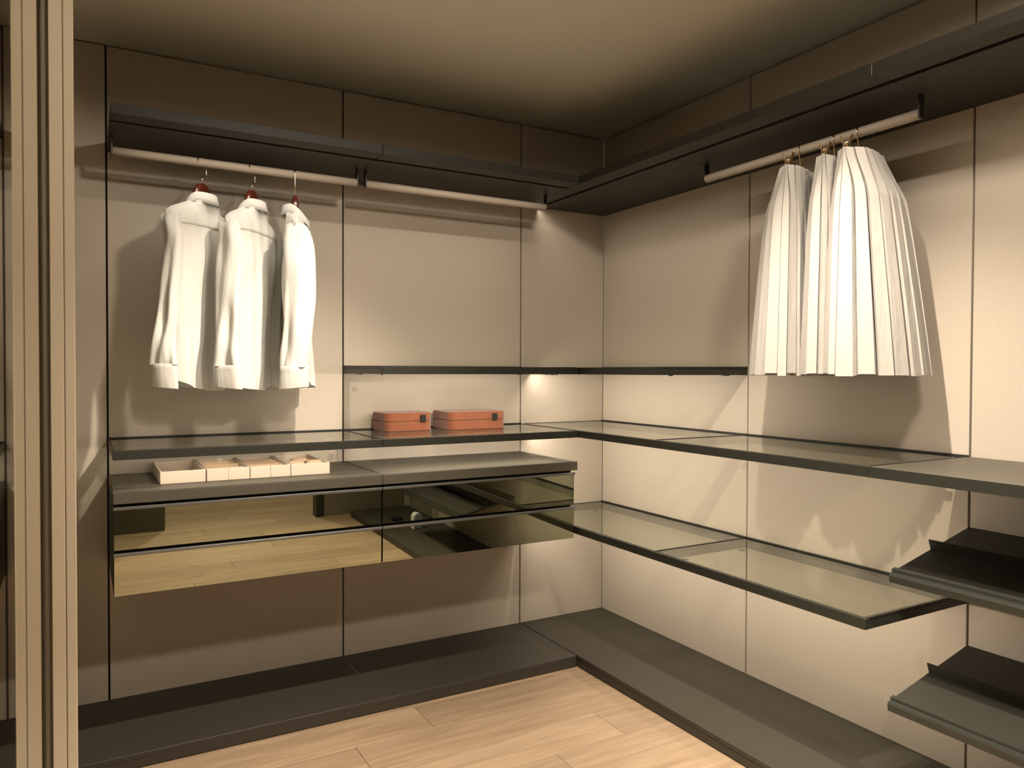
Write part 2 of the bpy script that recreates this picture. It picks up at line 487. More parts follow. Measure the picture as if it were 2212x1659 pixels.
def glass_shelf(run, s0, s1, zb, zt, label, led=1.0, pins=True):
    r = empty('glass_shelf', P(run, (s0 + s1) / 2, 0.25, zb))
    tag(r, label, 'shelf', 'smoked glass shelves in dark frames')
    g = 0.0008
    a, b_ = s0 - g, s1 + g            # a > b_
    gz = zt - 0.0065
    rbox('front_frame', run, a, b_, D - 0.016, D, zb, zt, 'metal', r)
    rbox('back_frame', run, a, b_, 0.001, 0.045, zb, gz - 0.0003, 'metal', r)
    rbox('shadow_gap', run, a, b_, 0.001, 0.010, gz, zt + 0.005, 'black', r, 0.0004)  # solid black strip in place of the shadow gap at the wall
    rbox('side_frame', run, a, a - 0.030, 0.0455, D - 0.0165, zb, gz - 0.0003, 'metal', r)
    rbox('side_frame', run, b_ + 0.030, b_, 0.0455, D - 0.0165, zb, gz - 0.0003, 'metal', r)
    rbox('side_edge', run, a, a - 0.0045, 0.0105, D - 0.0165, gz, zt + 0.0015, 'black', r, 0.0004)
    rbox('side_edge', run, b_ + 0.0045, b_, 0.0105, D - 0.0165, gz, zt + 0.0015, 'black', r, 0.0004)
    rbox('glass_pane', run, a - 0.005, b_ + 0.005, 0.0105, D - 0.0165, gz, zt, 'glass', r, 0.0006)
    if pins:
        for s in (a - 0.05, b_ + 0.05):
            for d in (0.08, D - 0.12):
                rbox('support_pin', run, s - 0.012, s + 0.012, d - 0.012, d + 0.012, zb - 0.004, zb - 0.0002, 'black', r, 0.001)
    if led:
        rbox('led_channel', run, a - 0.031, b_ + 0.031, D - 0.045, D - 0.0165, zb + 0.003, zb + 0.012, 'metal', r, 0.0004)
        area_strip('led_light', P(run, a - 0.03, D - 0.05, zb + 0.0015), P(run, b_ + 0.03, D - 0.05, zb + 0.0015), P(run, 0, -0.75, -0.66), 0.007, LED_W * led, r)
    return r
glass_shelf('B', A2, A1, T1B, T1T, 'dark-edged shelf at eye level above the rust boxes')
glass_shelf('R', 0.0, B1, T1B, T1T, 'dark-edged shelf at eye level in the corner left of the skirts')
glass_shelf('B', A1, A0, S2B, S2T, 'smoked glass shelf above the cream trays', led=0.35)
glass_shelf('B', A2, A1, S2B, S2T, 'smoked glass shelf carrying the two rust boxes')
glass_shelf('R', 0.0, B1, S2B, S2T, 'smoked glass corner shelf right of the rust boxes')
glass_shelf('R', B1, B2, S2B, S2T, 'smoked glass shelf under the ivory skirts', led=0.45)
glass_shelf('R', 0.0, B1, S3B, S3T, 'lower smoked glass shelf behind the end of the drawers')
glass_shelf('R', B1, B2, S3B, S3T, 'lower smoked glass shelf with a free end beside the shoe shelves')

def solid_shelf(s0, s1, label):
    r = empty('solid_shelf', P('R', (s0 + s1) / 2, 0.25, S2B))
    tag(r, label, 'shelf')
    rbox('board', 'R', s0 - 0.0008, s1 + 0.0008, 0.001, D - 0.003, S2B, S2T, 'worktop', r, 0.0015)
    rbox('front_edge', 'R', s0 - 0.0008, s1 + 0.0008, D - 0.0028, D, S2B, S2T, 'metal', r, 0.0006)
    return r
solid_shelf(B2, B3, 'solid taupe shelf at the right picture edge above the shoe shelves')

# ------------------------------------------------------------------ worktops and drawers
def worktop(s0, s1, label):
    r = empty('worktop', P('B', (s0 + s1) / 2, 0.25, CB))
    tag(r, label, 'worktop', 'worktop halves over the drawers')
    rbox('slab', 'B', s0 - 0.0008, s1 + 0.0008, 0.001, D, CB + 0.002, CT - 0.0025, 'worktop', r, 0.0015)
    rbox('lit_front_band', 'B', s0 - 0.0008, s1 + 0.0008, D - 0.045, D - 0.0005, CT - 0.0022, CT, 'worktop', r, 0.0004)  # strip of light along the front, built as a thin raised layer
    rbox('top_layer', 'B', s0 - 0.003, s1 + 0.003, 0.0015, D - 0.0465, CT - 0.0022, CT - 0.0004, 'worktop', r, 0.0004)  # rest of the top, slightly lower than the light strip
worktop(A1, A0, 'dark taupe worktop half under the cream trays')
worktop(A2, A1, 'empty dark taupe worktop half over the right drawers')

LEAN = 1.0
DZ = [(0.742, 0.889), (0.589, 0.734)]
def drawer_cabinet(s0, s1, label):
    r = empty('drawer_cabinet', P('B', (s0 + s1) / 2, 0.25, 0.589))
    tag(r, label, 'drawers', 'wall-hung drawer cabinets')
    rbox('carcass', 'B', s0 - 0.002, s1 + 0.002, 0.002, D - 0.035, 0.592, CB + 0.001, 'lacquer', r, 0.001)
    for z0, z1 in DZ:
        dr = rbox('drawer', 'B', s0 - 0.003, s1 + 0.003, D - 0.034, D - 0.0125, z0, z1 - 0.006, 'metal', r, 0.001)
        # the glass leans a degree forward at the top
        zt_ = z1 - 0.0125
        lean = (zt_ - z0) * math.tan(math.radians(LEAN))
        bm = bmesh.new()
        add_box(bm, P('B', s0 - 0.003, D - 0.0122, z0), P('B', s1 + 0.003, D - 0.0092, zt_), 0.0003)
        for v_ in bm.verts:
            if v_.co.y < -(D - 0.0107):
                v_.co.y -= lean * (v_.co.z - z0) / (zt_ - z0)
        link_mesh('glass_front', bm, 'mirror', dr)
        rbox('handle_profile', 'B', s0 - 0.001, s1 + 0.001, D - 0.0065 - 0.006, D + 0.001, z1 - 0.012, z1 - 0.002, 'alu', dr, 0.0012)
    return r
drawer_cabinet(A1, A0, 'bronze mirrored drawer cabinet below the cream trays')
drawer_cabinet(A2 - 0.012, A1, 'bronze mirrored drawer cabinet nearest the room corner')

# ------------------------------------------------------------------ sloping shoe shelves
def shoe_shelf(zback, label):
    r = empty('shoe_shelf', (-0.2, (B2 + B3) / 2, zback - 0.1))
    tag(r, label, 'shelf', 'sloping shoe shelves')
    tan = 0.235
    th = 0.016
    def pt(d, dz=0.0, y=B2 - 0.001): return (-d, y, zback - tan * d + dz)
    ex = (0, B3 - B2 + 0.002, 0)
    prism('board', [pt(0.002), pt(0.392), pt(0.392, -th), pt(0.002, -th)], ex, 'lacquer', r)
    # heel stop: a bent strip standing off the board
    prism('heel_stop', [pt(0.203, 0.0004), pt(0.2065, 0.0004), pt(0.2185, 0.0345), pt(0.215, 0.0345)], ex, 'lacquer', r)
    prism('front_edge', [pt(0.3922, 0.001), pt(0.408, 0.001), pt(0.411, -0.005), pt(0.409, -th - 0.009), pt(0.3922, -th - 0.009)], ex, 'metal', r)
    prism('lip', [pt(0.384, 0.0003), pt(0.3975, 0.0013), pt(0.3975, 0.010), pt(0.384, 0.010)], ex, 'metal', r)
    return r
shoe_shelf(0.850, 'upper sloping shoe shelf at the right edge')
shoe_shelf(0.470, 'lower sloping shoe shelf at the right edge')

# ------------------------------------------------------------------ clothes rails
RZ, RR, RD = 2.127, 0.016, 0.255
def clothes_rail(run, s0, s1, label):
    r = empty('clothes_rail', P(run, (s0 + s1) / 2, RD, HB))
    tag(r, label, 'rail', 'leather-wrapped clothes rails')
    tube('rod', [P(run, s0, RD, RZ), P(run, s0 + (s1 - s0) * 0.5, RD, RZ), P(run, s1, RD, RZ)], RR, 'leather', r, n=24)
    for s in (s0, s1):
        e = 0.006 if s == s0 else -0.006
        rbox('bracket', run, s, s + e, RD - 0.013, RD + 0.013, RZ - 0.014, HB - 0.0018, 'black', r, 0.001)
    return r
clothes_rail('B', A1 - 0.023, A0 + 0.014, 'taupe leather clothes rail holding the white shirts')
clothes_rail('B', A2 - 0.018, A1 + 0.020, 'empty taupe leather clothes rail next to the room corner')
clothes_rail('R', B1 - 0.012, B2 + 0.020, 'taupe leather clothes rail holding the ivory skirts')

# ------------------------------------------------------------------ ceiling spotlights
def spotlight(pos, target, watt, cone, blend, rad):
    r = empty('ceiling_spotlight', (pos[0], pos[1], ZC))
    bm = bmesh.new()
    n = 24
    prof = [(0.030, -0.0005), (0.030, -0.020), (0.046, -0.020), (0.046, -0.0005)]
    rings = [[bm.verts.new((pos[0] + a * math.cos(2 * math.pi * k / n), pos[1] + a * math.sin(2 * math.pi * k / n), ZC + dz)) for k in range(n)] for a, dz in prof]
    for i in range(4):
        p_, q_ = rings[i], rings[(i + 1) % 4]
        for k in range(n):
            bm.faces.new((p_[k], p_[(k + 1) % n], q_[(k + 1) % n], q_[k]))
    link_mesh('trim_ring', bm, 'black', r, smooth=False)
    bm = bmesh.new()
    bmesh.ops.create_circle(bm, cap_ends=True, segments=24, radius=0.029, matrix=Matrix.Translation((pos[0], pos[1], ZC - 0.002)))
    link_mesh('lens', bm, 'lamp', r)
    ld = bpy.data.lights.new('spot_light', 'SPOT')
    ld.energy = watt; ld.color = WARM; ld.spot_size = math.radians(cone); ld.spot_blend = blend; ld.shadow_soft_size = rad
    o = bpy.data.objects.new('spot_light', ld)
    col.objects.link(o)
    o.parent = r
    o.location = (0, 0, -0.03)
    dr = Vector(target) - Vector((pos[0], pos[1], ZC - 0.03))
    o.rotation_euler = dr.to_track_quat('-Z', 'Y').to_euler()
    return r
SPOT_LABELS = ['recessed ceiling spotlight aimed at the ivory skirts', 'recessed ceiling spotlight nearest the shirts', 'recessed ceiling spotlight near the entrance, aimed at the shirts',
               'added fill spotlight over the middle of the floor', 'added spotlight brightening the floor beyond the entrance opening', 'added wide fill lamp between the entrance and the middle of the room']
for i, sp in enumerate(SPOTS):
    r = spotlight(*sp)
    tag(r, SPOT_LABELS[i], 'spotlight', 'recessed ceiling spotlights')

# ------------------------------------------------------------------ shirts on wooden hangers
def smooth(a, b_, x):
    t = max(0.0, min(1.0, (x - a) / (b_ - a)))
    return t * t * (3 - 2 * t)

def lerp_table(tab, x):
    for (x0, v0), (x1, v1) in zip(tab, tab[1:]):
        if x <= x1:
            t = (x - x0) / (x1 - x0)
            t = max(0, min(1, t)); t = t * t * (3 - 2 * t)
            return v0 + (v1 - v0) * t
    return tab[-1][1]

def hanger(x, y, theta, dz, label):
    r = empty('wooden_hanger', (x, y, RZ + RR))
    tag(r, label, 'hanger', 'mahogany shirt hangers with metal hooks')
    U = Vector((math.sin(theta), math.cos(theta), 0)); V = Vector((-math.cos(theta), math.sin(theta), 0))
    O = Vector((x, y, 0))
    def W(u, v, z): return O + U * u + V * v + Vector((0, 0, z + dz))
    def ztop(u):
        a = abs(u)
        return lerp_table([(0, 2.051), (0.020, 2.047), (0.038, 2.030), (0.052, 1.998), (0.070, 1.960), (0.10, 1.945), (0.14, 1.926), (0.19, 1.894)], a)
    bm = bmesh.new()
    us = [i / 30 * 0.172 for i in range(-30, 31)]
    rings = []
    for u in us:
        zt = ztop(u); h = 0.042 + 0.02 * math.exp(-(u / 0.04) ** 2) if abs(u) < 0.168 else 0.03
        bend = 0.010 * (abs(u) / 0.172) ** 2
        th = 0.013
        ring = []
        for k in range(10):
            a = 2 * math.pi * k / 10
            ca, sa = math.cos(a), math.sin(a)
            ring.append(bm.verts.new(W(u, bend + th * math.copysign(abs(ca) ** 0.6, ca) * (1 - 0.35 * max(0, sa)), zt - h / 2 + h / 2 * math.copysign(abs(sa) ** 0.6, sa))))
        rings.append(ring)
    for a, b_ in zip(rings, rings[1:]):
        for k in range(10):
            bm.faces.new((a[k], a[(k + 1) % 10], b_[(k + 1) % 10], b_[k]))
    bm.faces.new(rings[0][::-1]); bm.faces.new(rings[-1])
    link_mesh('wooden_body', bm, 'mahogany', r, smooth=True)
    # hook: stem, small jog, then an arc over the rail
    rr = RR + 0.0026
    pts = [W(0, 0, 2.044 - 0), W(0, 0, 2.070)]
    zc = RZ - dz
    ex = 1.0 / max(0.6, abs(math.cos(theta)))
    pts += [W(0.006, 0, 2.0745), W(rr * ex * 0.95, 0, 2.079), W(rr * ex, 0, 2.09)]
    for k in range(0, 15):
        a = math.radians(-15 + k * 200 / 14)
        pts.append(W(rr * ex * math.cos(a), 0, zc + rr * math.sin(a)))
    bm = bmesh.new()
    add_tube(bm, pts, 0.0023, 8)
    link_mesh('hook', bm, 'chrome', r, smooth=True)
    return r

def shirt(x, y, theta, seed, label, dz=0.0, far_in=0.0, near_shift=(0.0, 0.0), hem_raise=0.0, spread=1.0, near_w=1.0, near_v=0.0):
    rg = random.Random(seed)
    r = empty('shirt', (x, y, 1.27))
    tag(r, label, 'shirt', 'white shirts on the left rail')
    U = Vector((math.sin(theta), math.cos(theta), 0)); V = Vector((-math.cos(theta), math.sin(theta), 0))
    O = Vector((x, y, 0))
    def W(u, v, z): return O + U * u + V * v + Vector((0, 0, z + dz))
    ph = [rg.uniform(0, 6.28) for _ in range(12)]
    NK = 0.066
    def zs(u):                                   # shoulder line
        a = abs(u)
        return 1.972 - 0.40 * max(0, a - NK) - 1.1 * max(0, a - 0.165) ** 1.5
    def hw(z):
        return lerp_table([(1.20, 0.152), (1.45, 0.150), (1.66, 0.163), (1.76, 0.176), (1.84, 0.190), (1.90, 0.203), (2.0, 0.205)], z)
    def thick(z):
        return spread * lerp_table([(1.20, 0.056), (1.5, 0.048), (1.75, 0.055), (1.88, 0.044), (1.96, 0.034), (2.0, 0.030)], z)
    def fold(s, z, side):
        g = smooth(1.85, 1.35, z)
        f = 0.011 * g * math.sin(5.2 * s + ph[0] + side * 1.3 + 1.2 * (1.9 - z))
        f += 0.008 * g * math.sin(9.5 * s + ph[1] + side * 2.1 - 1.6 * (1.9 - z))
        f += 0.0028 * math.sin(17 * s + ph[2] + 5 * z + side)
        f += 0.006 * math.exp(-((z - 1.72) / 0.12) ** 2) * math.sin(14 * z + 6 * abs(s) + ph[3])
        return f
    def point(s, z, side, off=0.0):              # side -1 back, +1 front
        h = hw(z)
        e = max(0.0, 1 - abs(s) ** 2.6) ** 0.55
        v = side * (thick(z) * e + off) + fold(s, z, side) * (0.25 + 0.75 * e) + 0.02 * smooth(1.9, 1.3, z)
        u = s * h + 0.003 * math.sin(8 * z + ph[4]) * s
        return W(u, v, z)
    NS, NT = 48, 44
    bm = bmesh.new()
    for side in (-1, 1):
        grid = []
        for i in range(NS + 1):
            s = -1 + 2 * i / NS
            s = math.sin(s * math.pi / 2) * 0.35 + s * 0.65
            u = s * 0.204
            top = zs(u)
            if abs(u) < NK:
                k = 1 - (u / NK) ** 2
                top = top + (0.004 * k if side < 0 else -0.085 * k)
            bot = 1.268 + hem_raise + 0.045 * abs(s) ** 3 + (0.012 if side > 0 else 0.0) + 0.004 * math.sin(4 * s + ph[5])
            colv = []
            for j in range(NT + 1):
                t = j / NT
                z = top + (bot - top) * t
                sh = smooth(0.0, 0.10, t)        # the cloth closes over the hanger at the shoulder
                p = point(s, z, side)
                if abs(u) >= NK - 1e-6:
                    q = W(s * hw(z), 0.004, z)
                    p = q.lerp(p, math.sqrt(max(0, 1 - (1 - sh) ** 2)))
                colv.append(bm.verts.new(p))
            grid.append(colv)
        for a, b_ in zip(grid, grid[1:]):
            for j in range(NT):
                bm.faces.new((a[j], b_[j], b_[j + 1], a[j + 1]))
    bmesh.ops.remove_doubles(bm, verts=bm.verts, dist=0.0012)
    body = link_mesh('body', bm, 'white_cloth', r, smooth=True)
    # yoke, a second layer over the shoulders of the back with a visible lower edge
    bm = bmesh.new()
    grid = []
    for i in range(33):
        s = (-1 + 2 * i / 32) * 0.95
        u = s * 0.204
        top = zs(u) + (0.002 * (1 - (u / NK) ** 2) if abs(u) < NK else 0) - 0.006
        bot = 1.868 + 0.006 * (1 - s * s)
        colv = []
        for j in range(9):
            z = top + (bot - top) * j / 8
            t = (zs(u) - z) / max(0.05, zs(u) - 1.268)
            p = point(s, z, -1, 0.0013)
            if abs(u) >= NK:
                sh = smooth(0.0, 0.10, t)
                q = W(s * hw(z), 0.004 - 0.0013, z)
                p = q.lerp(p, math.sqrt(max(0, 1 - (1 - sh) ** 2)))
            colv.append(bm.verts.new(p))
        grid.append(colv)
    for a, b_ in zip(grid, grid[1:]):
        for j in range(8):
            bm.faces.new((a[j], b_[j], b_[j + 1], a[j + 1]))
    yk = link_mesh('yoke', bm, 'white_cloth', r, smooth=True)
    sm = yk.modifiers.new('solid', 'SOLIDIFY'); sm.thickness = 0.0006
    # collar: stand plus turned-down fall, open at the front
    bm = bmesh.new()
    prev = None
    n = 40
    for i in range(n + 1):
        f = -1 + 2 * i / n                        # -1 .. 1, 0 is the middle of the back
        a = f * math.radians(168)
        cu, cv = math.sin(a), -math.cos(a)
        front = smooth(0.35, 1.0, abs(f))
        bu, bv = 0.060, 0.047
        zb_ = 1.990 - 0.052 * front - 0.012
        H = 0.028 - 0.004 * front
        fall = 0.041 + 0.026 * smooth(0.75, 1.0, abs(f))
        pts = [W(cu * bu, cv * bv + 0.004, zb_), W(cu * (bu - 0.002), cv * (bv - 0.002) + 0.004, zb_ + H * 0.6),
               W(cu * (bu - 0.001), cv * (bv - 0.001) + 0.004, zb_ + H - 0.002), W(cu * (bu + 0.002), cv * (bv + 0.002) + 0.004, zb_ + H),
               W(cu * (bu + 0.005), cv * (bv + 0.005) + 0.004, zb_ + H - 0.003),
               W(cu * (bu + 0.008), cv * (bv + 0.009) + 0.004, zb_ + H - fall * 0.55), W(cu * (bu + 0.011), cv * (bv + 0.013) + 0.004 + 0.01 * front, zb_ + H - fall)]
        ring = [bm.verts.new(p) for p in pts]
        if prev:
            for k in range(len(ring) - 1):
                bm.faces.new((prev[k], ring[k], ring[k + 1], prev[k + 1]))
        prev = ring
    cl = link_mesh('collar', bm, 'white_cloth', r, smooth=True)
    sm = cl.modifiers.new('solid', 'SOLIDIFY'); sm.thickness = 0.0016
    # front placket
    bm = bmesh.new()
    prev = None
    for j in range(31):
        z = 1.895 - j / 30 * (1.895 - 1.30)
        ring = [bm.verts.new(point(s, z, 1, 0.0025)) for s in (-0.085, 0.0, 0.085)]
        if prev:
            for k in range(2):
                bm.faces.new((prev[k], ring[k], ring[k + 1], prev[k + 1]))
        prev = ring
    pk = link_mesh('placket', bm, 'white_cloth', r, smooth=True)
    sm = pk.modifiers.new('solid', 'SOLIDIFY'); sm.thickness = 0.0015
    # sleeves
    for side in (-1, 1):
        du, dv = near_shift if side < 0 else (far_in, 0.0)
        q = [rg.uniform(0, 6.28) for _ in range(8)]
        path = [(0.150, 0.004, 1.912), (0.176, 0.005, 1.893), (0.189, 0.008, 1.850), (0.192, 0.014, 1.775), (0.192, 0.018, 1.66), (0.194, 0.016, 1.545), (0.198, 0.008, 1.44), (0.202, 0.000, 1.362)]
        wid = [0.024, 0.042, 0.053, 0.058, 0.057, 0.055, 0.053, 0.050]
        thk = [0.014, 0.021, 0.024, 0.025, 0.025, 0.025, 0.028, 0.026]
        NR, NC = 40, 40
        def path_at(t):
            f = t * (len(path) - 1); i = min(int(f), len(path) - 2); k = f - i
            def cr(a, b_, c, d): return 0.5 * (2 * b_ + (c - a) * k + (2 * a - 5 * b_ + 4 * c - d) * k * k + (3 * b_ - a - 3 * c + d) * k ** 3)
            g = lambda L, j: L[max(0, min(len(L) - 1, j))]
            c = [cr(g(path, i - 1)[m], path[i][m], path[i + 1][m], g(path, i + 2)[m]) for m in range(3)]
            return c, cr(g(wid, i - 1), wid[i], wid[i + 1], g(wid, i + 2)), cr(g(thk, i - 1), thk[i], thk[i + 1], g(thk, i + 2))
        bm = bmesh.new()
        rings = []
        for j in range(NR + 1):
            t = j / NR
            (cu, cv, cz), ww, tt = path_at(t)
            low = smooth(0.35, 1.0, t)
            cu = side * (cu + du * low); cv = cv + dv * low
            if side < 0:
                mid = smooth(0.12, 0.40, t)
                cv += near_v * mid * (1 - 0.6 * smooth(0.7, 1.0, t))
                k_ = 1 - (1 - near_w) * smooth(0.05, 0.3, t) * (1 - smooth(0.80, 0.99, t))
                ww *= k_; tt *= 1 + 0.35 * (1 - k_)
            ring = []
            for k in range(NC):
                a = 2 * math.pi * k / NC
                ca, sa = math.cos(a), math.sin(a)
                amp = 0.0035 + 0.005 * low
                f = 1 + (amp * math.sin(3 * a + q[0] + 4 * t) + amp * 0.8 * math.sin(5 * a + q[1] - 7 * t) + amp * 0.4 * math.sin(2 * a + 22 * t + q[2])) / tt * smooth(0, 0.25, t)
                if t > 0.86:
                    f += 0.06 * math.sin(11 * a + q[3]) * smooth(0.86, 0.97, t)      # gathers above the cuff
                ring.append(bm.verts.new(W(cu + tt * f * sa, cv + ww * ca * (1 + 0.25 * (f - 1)), cz)))
            rings.append(ring)
        for a, b_ in zip(rings, rings[1:]):
            for k in range(NC):
                bm.faces.new((a[k], a[(k + 1) % NC], b_[(k + 1) % NC], b_[k]))
        sl = link_mesh('sleeve', bm, 'white_cloth', r, smooth=True)
        # cuff
        bm = bmesh.new()
        (cu, cv, cz), ww, tt = path_at(1.0)
        if side < 0: cv += near_v * 0.4
        rings = []
        for z, gw, gt in ((1.366, 1.0, 1.0), (1.363, 1.07, 1.10), (1.350, 1.07, 1.08), (1.320, 1.08, 1.02), (1.285, 1.10, 0.94), (1.281, 1.09, 0.90), (1.284, 1.06, 0.80)):
            ring = []
            for k in range(NC):
                a = 2 * math.pi * k / NC
                ring.append(bm.verts.new(W(side * (cu + du) + tt * gt * math.sin(a) * (1 + 0.10 * math.sin(3 * a + q[4])), cv + dv + ww * gw * math.cos(a) - 0.04 * (1.366 - z), z + 0.005 * math.cos(a) * (1.366 - z) / 0.085)))
            rings.append(ring)
        for a, b_ in zip(rings, rings[1:]):
            for k in range(NC):
                bm.faces.new((a[k], a[(k + 1) % NC], b_[(k + 1) % NC], b_[k]))
        cf = link_mesh('cuff', bm, 'white_cloth', sl, smooth=True)
    return r

SH = [(-2.066, 43, 11, 0.000, 'leftmost white shirt on the rail, back turned to the room'),
      (-1.884, 37, 23, -0.004, 'middle white shirt on the rail, between two other shirts'),
      (-1.719, 194, 35, -0.006, 'rightmost white shirt on the rail, seen edge-on')]
HL = ['mahogany hanger of the leftmost white shirt', 'mahogany hanger of the middle white shirt', 'mahogany hanger of the rightmost, edge-on white shirt']
for i, (hx, th, sd, dz, lb) in enumerate(SH):
    hanger(hx, -RD, math.radians(th), dz, HL[i])
    shirt(hx, -RD, math.radians(th), sd, lb, dz, far_in=[-0.02, -0.05, 0.0][i], near_w=[0.62, 0.80, 1.0][i], near_v=[-0.034, -0.024, 0.0][i], near_shift=[(0.022, 0.012), (0.002, 0.006), (-0.03, 0.0)][i], spread=[1, 1, 0.9][i])

# ------------------------------------------------------------------ pleated skirts on clip hangers
def clip_hanger(x, y, alpha, half, label):
    r = empty('clip_hanger', (x, y, RZ + RR))
    tag(r, label, 'hanger', 'brass clip hangers on the right rail')
    U = Vector((-math.cos(alpha), -math.sin(alpha), 0)); V = Vector((-math.sin(alpha), math.cos(alpha), 0))
    O = Vector((x, y, 0))
    def W(u, v, z): return O + U * u + V * v + Vector((0, 0, z))
    rr = RR + 0.0024
    ex = 1.0 / math.cos(alpha)
    pts = [W(0, 0, 2.066), W(0, 0, 2.092), W(rr * ex * 0.6, 0, 2.104), W(rr * ex * 1.0, 0, 2.120)]
    for k in range(0, 12):
        a = math.radians(-5 + k * 185 / 11)
        pts.append(W(rr * ex * math.cos(a), 0, RZ + rr * math.sin(a)))
    bm = bmesh.new(); add_tube(bm, pts, 0.0020, 8)
    link_mesh('hook', bm, 'brass', r, smooth=True)
    # flat bar, deeper in the middle
    bm = bmesh.new()
    poly = [(-half, 2.052), (-half, 2.064), (-0.03, 2.066), (0, 2.070), (0.03, 2.066), (half, 2.064), (half, 2.052)]
    a = [bm.verts.new(W(u, -0.0015, z)) for u, z in poly]; b_ = [bm.verts.new(W(u, 0.0015, z)) for u, z in poly]
    bm.faces.new(a[::-1]); bm.faces.new(b_)
    for k in range(len(poly)):
        bm.faces.new((a[k], a[(k + 1) % len(poly)], b_[(k + 1) % len(poly)], b_[k]))
    link_mesh('bar', bm, 'brass', r)
    for s in (-1, 1):
        c = half * s
        bm = bmesh.new()
        for sv in (-1, 1):
            # a jaw: two flat plates, wide open at the top, meeting on the cloth
            prof = [(0.016, 2.088), (0.0055, 2.056), (0.0075, 2.030), (0.0095, 2.030), (0.0078, 2.056), (0.0182, 2.088)]
            for w0, w1 in ((-0.011, 0.011),):
                f0 = [bm.verts.new(W(c + w0, sv * v, z)) for v, z in prof]
                f1 = [bm.verts.new(W(c + w1, sv * v, z)) for v, z in prof]
                bm.faces.new(f0[::-1]); bm.faces.new(f1)
                for k in range(len(prof)):
                    bm.faces.new((f0[k], f0[(k + 1) % len(prof)], f1[(k + 1) % len(prof)], f1[k]))
        cp = link_mesh('clip', bm, 'brass', r)
        bm = bmesh.new()
        pts = [W(c + 0.006 * math.cos(k * 0.8) , -0.006 + 0.012 * k / 30, 2.064 + 0.006 * math.sin(k * 0.8)) for k in range(31)]
        add_tube(bm, pts, 0.0008, 5)
        link_mesh('spring', bm, 'chrome', cp, smooth=True)
    return r

def skirt(x, y, alpha, a_top, a_hem, bp_, bm_, n, seed, label, dz=0.0):
    """accordion-pleated A-line skirt; bp_/bm_ = (waist, hem) half depth on the two sides"""
    rg = random.Random(seed)
    r = empty('pleated_skirt', (x, y, 1.335))
    tag(r, label, 'skirt', 'ivory pleated skirts on the right rail')
    U = Vector((-math.cos(alpha), -math.sin(alpha), 0)); V = Vector((-math.sin(alpha), math.cos(alpha), 0))
    O = Vector((x, y, 0))
    zt, zh = 2.046 + dz, 1.336 + dz
    # knife pleats: every pleat is a broad outer face whose far edge tucks back under the next one
    jit = [rg.uniform(-0.10, 0.10) for _ in range(n)]
    dep = [rg.uniform(0.8, 1.25) for _ in range(n)]
    hemj = [rg.uniform(-0.005, 0.005) for _ in range(n)]
    ts = [0, 0.015, 0.05, 0.10, 0.15, 0.19, 0.22, 0.26, 0.34, 0.45, 0.55, 0.65, 0.75, 0.85, 0.93, 1.0]
    bm = bmesh.new()
    rings = []
    for t in ts:
        g = 0.49 * (t / 0.21) if t < 0.21 else 0.49 + 0.51 * (t - 0.21) / 0.79
        g = g * 0.9 + 0.1 * smooth(0, 1, t)
        a = a_top + (a_hem - a_top) * g
        amp = 0.008 + 0.012 * smooth(0.0, 0.4, t)
        pinch = math.exp(-(t / 0.10) ** 2)
        ring = []
        for p_ in range(n):
            for fr_, dd in ((0.0, 0.45), (0.84, 0.75), (0.66, -1.0)):
                phi = 2 * math.pi * (p_ + fr_ + jit[p_] * smooth(0, 0.3, t)) / n
                c, s_ = math.cos(phi), math.sin(phi)
                bb = bp_ if s_ > 0 else bm_
                b_ = bb[0] + (bb[1] - bb[0]) * g
                rad = math.hypot(c / a, s_ / b_)
                nu, nv = (c / a) / rad, (s_ / b_) / rad
                d = amp * dep[p_] * dd
                u = a * math.copysign(abs(c) ** 0.85, c) + nu * d
                v = b_ * s_ + nv * d
                pe = pinch * smooth(0.72, 0.98, abs(c))     # the clips pinch the ends of the waist flat
                v *= 1 - 0.75 * pe
                z = zt + (zh - zt) * t + hemj[p_] * t
                ring.append(bm.verts.new(O + U * u + V * v + Vector((0, 0, z))))
        rings.append(ring)
    m = 3 * n
    for p_, q_ in zip(rings, rings[1:]):
        for k in range(m):
            bm.faces.new((p_[k], p_[(k + 1) % m], q_[(k + 1) % m], q_[k]))
    pl = link_mesh('pleats', bm, 'ivory_cloth', r, fix=False)
    sm = pl.modifiers.new('solid', 'SOLIDIFY'); sm.thickness = 0.0014; sm.offset = -1
    return r

SK = [(-1.500, 22, 0.150, 0.205, (0.040, 0.138), (0.034, 0.064), 20, 5, 'ivory pleated skirt furthest left on the right rail', 'brass clip hanger of the leftmost skirt'),
      (-1.640, 24, 0.150, 0.200, (0.036, 0.072), (0.026, 0.040), 16, 8, 'middle ivory pleated skirt, half hidden between the other two', 'brass clip hanger of the middle skirt'),
      (-1.730, 20, 0.155, 0.215, (0.030, 0.048), (0.062, 0.200), 23, 12, 'fullest ivory pleated skirt, nearest the right edge', 'brass clip hanger of the fullest skirt on the right')]
for (sy, al, at_, ah, bpp, bmm, n, sd, lb, hl) in SK:
    clip_hanger(-RD, sy, math.radians(al), 0.125, hl)
    skirt(-RD, sy, math.radians(al), at_, ah, bpp, bmm, n, sd, lb)

